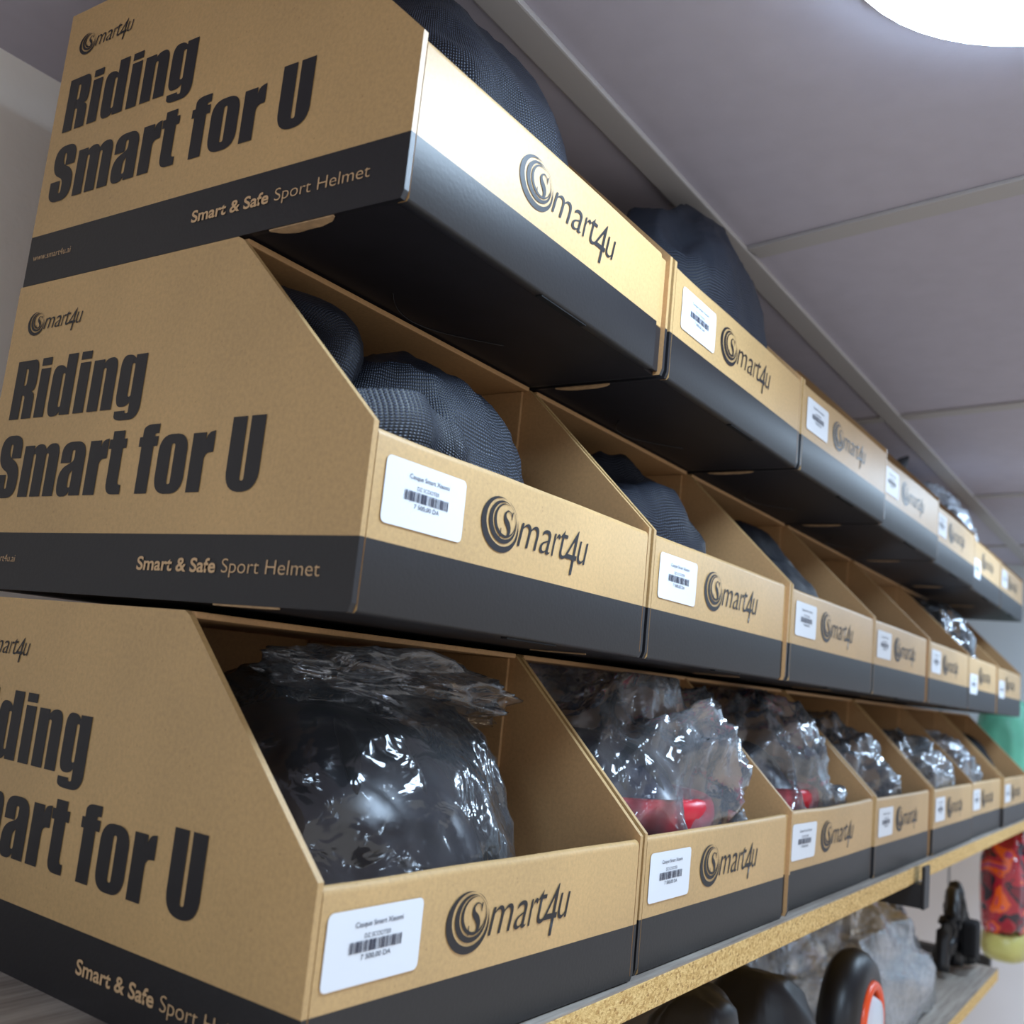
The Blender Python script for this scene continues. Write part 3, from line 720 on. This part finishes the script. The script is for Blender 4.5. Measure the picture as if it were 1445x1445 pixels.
def polybag(r, i, label, c=(.13, .135), rad=(.112, .118, .16), seed=1, mat='poly', tail=None, amp=.08, ridge=.10, crink=.05):
    t = thing('plastic_bag', label, 'bag', box_loc(r, i, c[0], c[1], 0.0035), (0, 0, 0), 'clear plastic bags round the helmets')
    def shp(p, d):
        if tail and d.z > 0.2:
            f_ = (d.z - 0.2) ** 1.5; p = p + Vector(tail) * f_
        return p
    link('film', blob_mesh('bag_film', rad, mat, seed, amp=amp, freq=1.8, ridge=ridge, rfreq=2.6, nu=150, nv=90, sq=0.8, shape=shp, smooth=True, crink=crink, clampc=c, zmax=H - .007 if r else 9.0), t)
    return t
helmet(2, 0, 'glossy black helmet inside a clear bag in the nearest bottom-row box', 'helmet_black', (.118, .135), (.098, .112, .140))
pb0 = polybag(2, 0, 'crinkled clear plastic bag over the black helmet in the nearest bottom-row box', (.125, .135), (.106, .114, .150), 2, amp=.05, ridge=.04, crink=.022)
link('gathered_neck', blob_mesh('bag_neck', (.070, .034, .013), 'poly', 52, amp=.35, ridge=.20, rfreq=2.0, nu=96, nv=48, zmin=-.5, crink=.05), pb0, (.022, -.034, .150), (math.radians(-12), math.radians(6), math.radians(-8)))
helmet(2, 1, 'navy helmet with a red band in the second bottom-row box', 'helmet_navy', (.120, .130), (.094, .108, .130), stripe=('red', .078, .011))
polybag(2, 1, 'puffy clear plastic bag over the red-banded helmet in the second bottom-row box', (.135, .125), (.112, .108, .150), 5, tail=(.02, -.03, .015), ridge=.15, mat='poly_bright')
helmet(2, 2, 'dark helmet with a small red band in the third bottom-row box', 'helmet_navy', (.120, .130), (.094, .108, .130), stripe=('red', .078, .009))
polybag(2, 2, 'bright crinkled plastic bag in the third bottom-row box', (.135, .120), (.110, .106, .145), 8, tail=(.0, -.02, .01), ridge=.15, mat='poly_bright')
helmet(2, 3, 'black bagged helmet in the fourth bottom-row box', 'helmet_black', (.100, .140), (.085, .108, .140))
polybag(2, 3, 'clear plastic bag filling the fourth bottom-row box', (.12, .120), (.10, .104, .13), 10, ridge=.15, mat='poly_bright')
helmet(2, 4, 'black bagged helmet in the fifth bottom-row box', 'helmet_black', (.100, .140), (.085, .108, .140))
polybag(2, 4, 'milky plastic bag spilling to the front of the fifth bottom-row box', (.13, .110), (.115, .102, .125), 12, mat='poly_milky', ridge=.15)
helmet(2, 5, 'pale helmet in plastic in the sixth bottom-row box', 'helmet_white', (.100, .140), (.085, .10, .110))
polybag(2, 5, 'clear plastic bag in the sixth bottom-row box', (.12, .115), (.10, .10, .125), 14, ridge=.15, mat='poly_bright')
hb = helmet(2, 6, 'tall black helmet with a peach round sticker in the seventh bottom-row box', 'matte_black', (.14, .128), (.100, .105, .150))
link('round_sticker', lathe_mesh('round_sticker', [(0, .0015), (.013, .001), (.014, 0)], 'peach', 20), hb, (-.055, -.085, .088), (math.radians(58), 0, math.radians(-35)))
helmet(1, 4, 'pale grey helmet in the fifth box of the middle row', 'helmet_white', (.110, .140), (.090, .105, .120))
helmet(1, 5, 'glossy black helmet in clear film in the sixth box of the middle row', 'helmet_black', (.12, .130), (.10, .11, .145))
polybag(1, 5, 'clear plastic bag over the black helmet in the sixth middle-row box', (.12, .13), (.108, .115, .152), 17)
helmet(1, 6, 'matt black helmet in the seventh box of the middle row', 'matte_black', (.12, .130), (.10, .11, .14))
helmet(0, 5, 'white helmet standing above the sixth box of the top row', 'helmet_white', (.125, .13), (.10, .10, .160))
polybag(0, 5, 'milky plastic bag round the white helmet in the sixth top-row box', (.125, .13), (.108, .110, .172), 19, mat='poly_milky')

# ------------------------------------------------------------------ things on the lower level
shelf_board(0.20, 1.66, -0.005, 0.43, -0.235, 0.019, 'lower chipboard shelf carrying the black pads and plastic bags')
ZL = -0.235
def pad(name, label, loc, rad, seed, mat='pad_black', rot=0, cat='pad'):
    t = thing(name, label, cat, loc, (0, 0, rot))
    link('shell', blob_mesh('pad_shell', rad, mat, seed, amp=.05, ridge=.05, freq=1.2, rfreq=1.6, nu=44, nv=28, sq=.75), t)
    rim = [(rad[0] * 1.0 * math.cos(a), rad[1] * 1.0 * math.sin(a), .02) for a in [2 * math.pi * k / 32 for k in range(33)]]
    link('strap', tube_mesh('strap', rim, .009, 'matte_black', 6), t)
    return t
pad('knee_pad', 'smooth black knee pad just under the chipboard edge, leftmost of the lower things', (.475, .035, ZL), (.040, .045, .172), 21)
pad('elbow_pad', 'angular black pad between the smooth pad and the orange ring', (.660, .050, ZL), (.062, .06, .150), 23)
w_ = thing('wheel', 'black wheel with a bright orange ring among the lower things', 'wheel', (.850, .018, ZL), (0, 0, 0))
def torus(name, R_, r_, mat):
    v, f = [], []
    for i in range(40):
        a = 2 * math.pi * i / 40
        for j in range(12):
            b = 2 * math.pi * j / 12; v.append(((R_ + r_ * math.cos(b)) * math.cos(a), (R_ + r_ * math.cos(b)) * math.sin(a), r_ * math.sin(b)))
    for i in range(40):
        for j in range(12): f.append((i * 12 + j, ((i + 1) % 40) * 12 + j, ((i + 1) % 40) * 12 + (j + 1) % 12, i * 12 + (j + 1) % 12))
    return recalc(mesh(name, v, f, mat, smooth=True))
WR = (math.radians(90), 0, math.radians(2))
link('tyre', torus('tyre', .054, .022, 'pad_black'), w_, (0, 0, .0762), WR)
link('ring', torus('ring', .043, .005, 'orange'), w_, (.001, -.021, .0762), WR)
link('hub', lathe_mesh('hub', [(0, .020), (.03, .016), (.038, .0), (.038, -.02), (0, -.02)], 'helmet_white', 28), w_, (0, -.012, .0762), WR)
t = thing('plastic_bag', 'large milky plastic bag lying behind the orange ring under the shelf', 'bag', (1.165, .120, ZL), group='loose plastic bags below')
link('film', blob_mesh('loose_bag', (.26, .088, .126), 'poly_milky', 31, amp=.12, ridge=.12, crink=.05, nu=80, nv=44), t)
sb = thing('strap_bundle', 'bundle of black straps and buckles at the right edge below the foil bag', 'straps', (1.565, .045, ZL))
rs = random.Random(5)
for k in range(7):
    a0, a1 = rs.uniform(-.07, .07), rs.uniform(-.07, .07); h = rs.uniform(.06, .13)
    link('strap', tube_mesh('strap', smooth_path([(a0, -.02 + rs.uniform(0, .03), .010), (a0 * .6, .01, h), (a1 * .8, .0, h * .8), (a1, .02, .012)], 16), .011, 'pad_black', 8), sb)
link('buckle', box_mesh('buckle', (-.03, .015, -.035, -.012, .03, .085), 'matte_black', .006), sb)
tg = thing('plastic_bag', 'small clear plastic bag with a white card, right of the black straps', 'bag', (1.57, .16, ZL), group='loose plastic bags below')
link('film', blob_mesh('loose_bag_small', (.05, .04, .085), 'poly', 33, amp=.08, ridge=.10, nu=56, nv=32), tg)
link('card', box_mesh('card', (-.022, .022, -.0015, .0015, .012, .072), 'white_tag', .0012), tg, (0, -.01, 0), (math.radians(-8), 0, math.radians(-40)))
fb = thing('foil_bag', 'shiny red and orange printed foil bag hanging at the right edge', 'bag', (2.10, .040, -.275))
link('pouch', blob_mesh('foil_pouch', (.13, .045, .108), 'foil', 41, amp=.06, ridge=.06, zmin=-.5, nu=56, nv=36, sq=.6), fb, (0, 0, .13))
link('base', blob_mesh('foil_base', (.12, .045, .035), 'yellowgreen', 43, amp=.03, ridge=.03, zmin=-.5, nu=48, nv=20, sq=.7), fb, (0, 0, .012))
tb = thing('teal_bag', 'blurred green and teal hanging bag beyond the bottom row', 'bag', (2.17, .065, .016))
link('pouch', blob_mesh('teal_pouch', (.10, .05, .11), 'teal', 45, amp=.06, ridge=.05, zmin=-.5, nu=44, nv=28, sq=.7), tb, (0, 0, .1))
link('header_card', box_mesh('header_card', (-.07, .07, -.002, .002, .205, .25), 'white_tag', .001), tb)
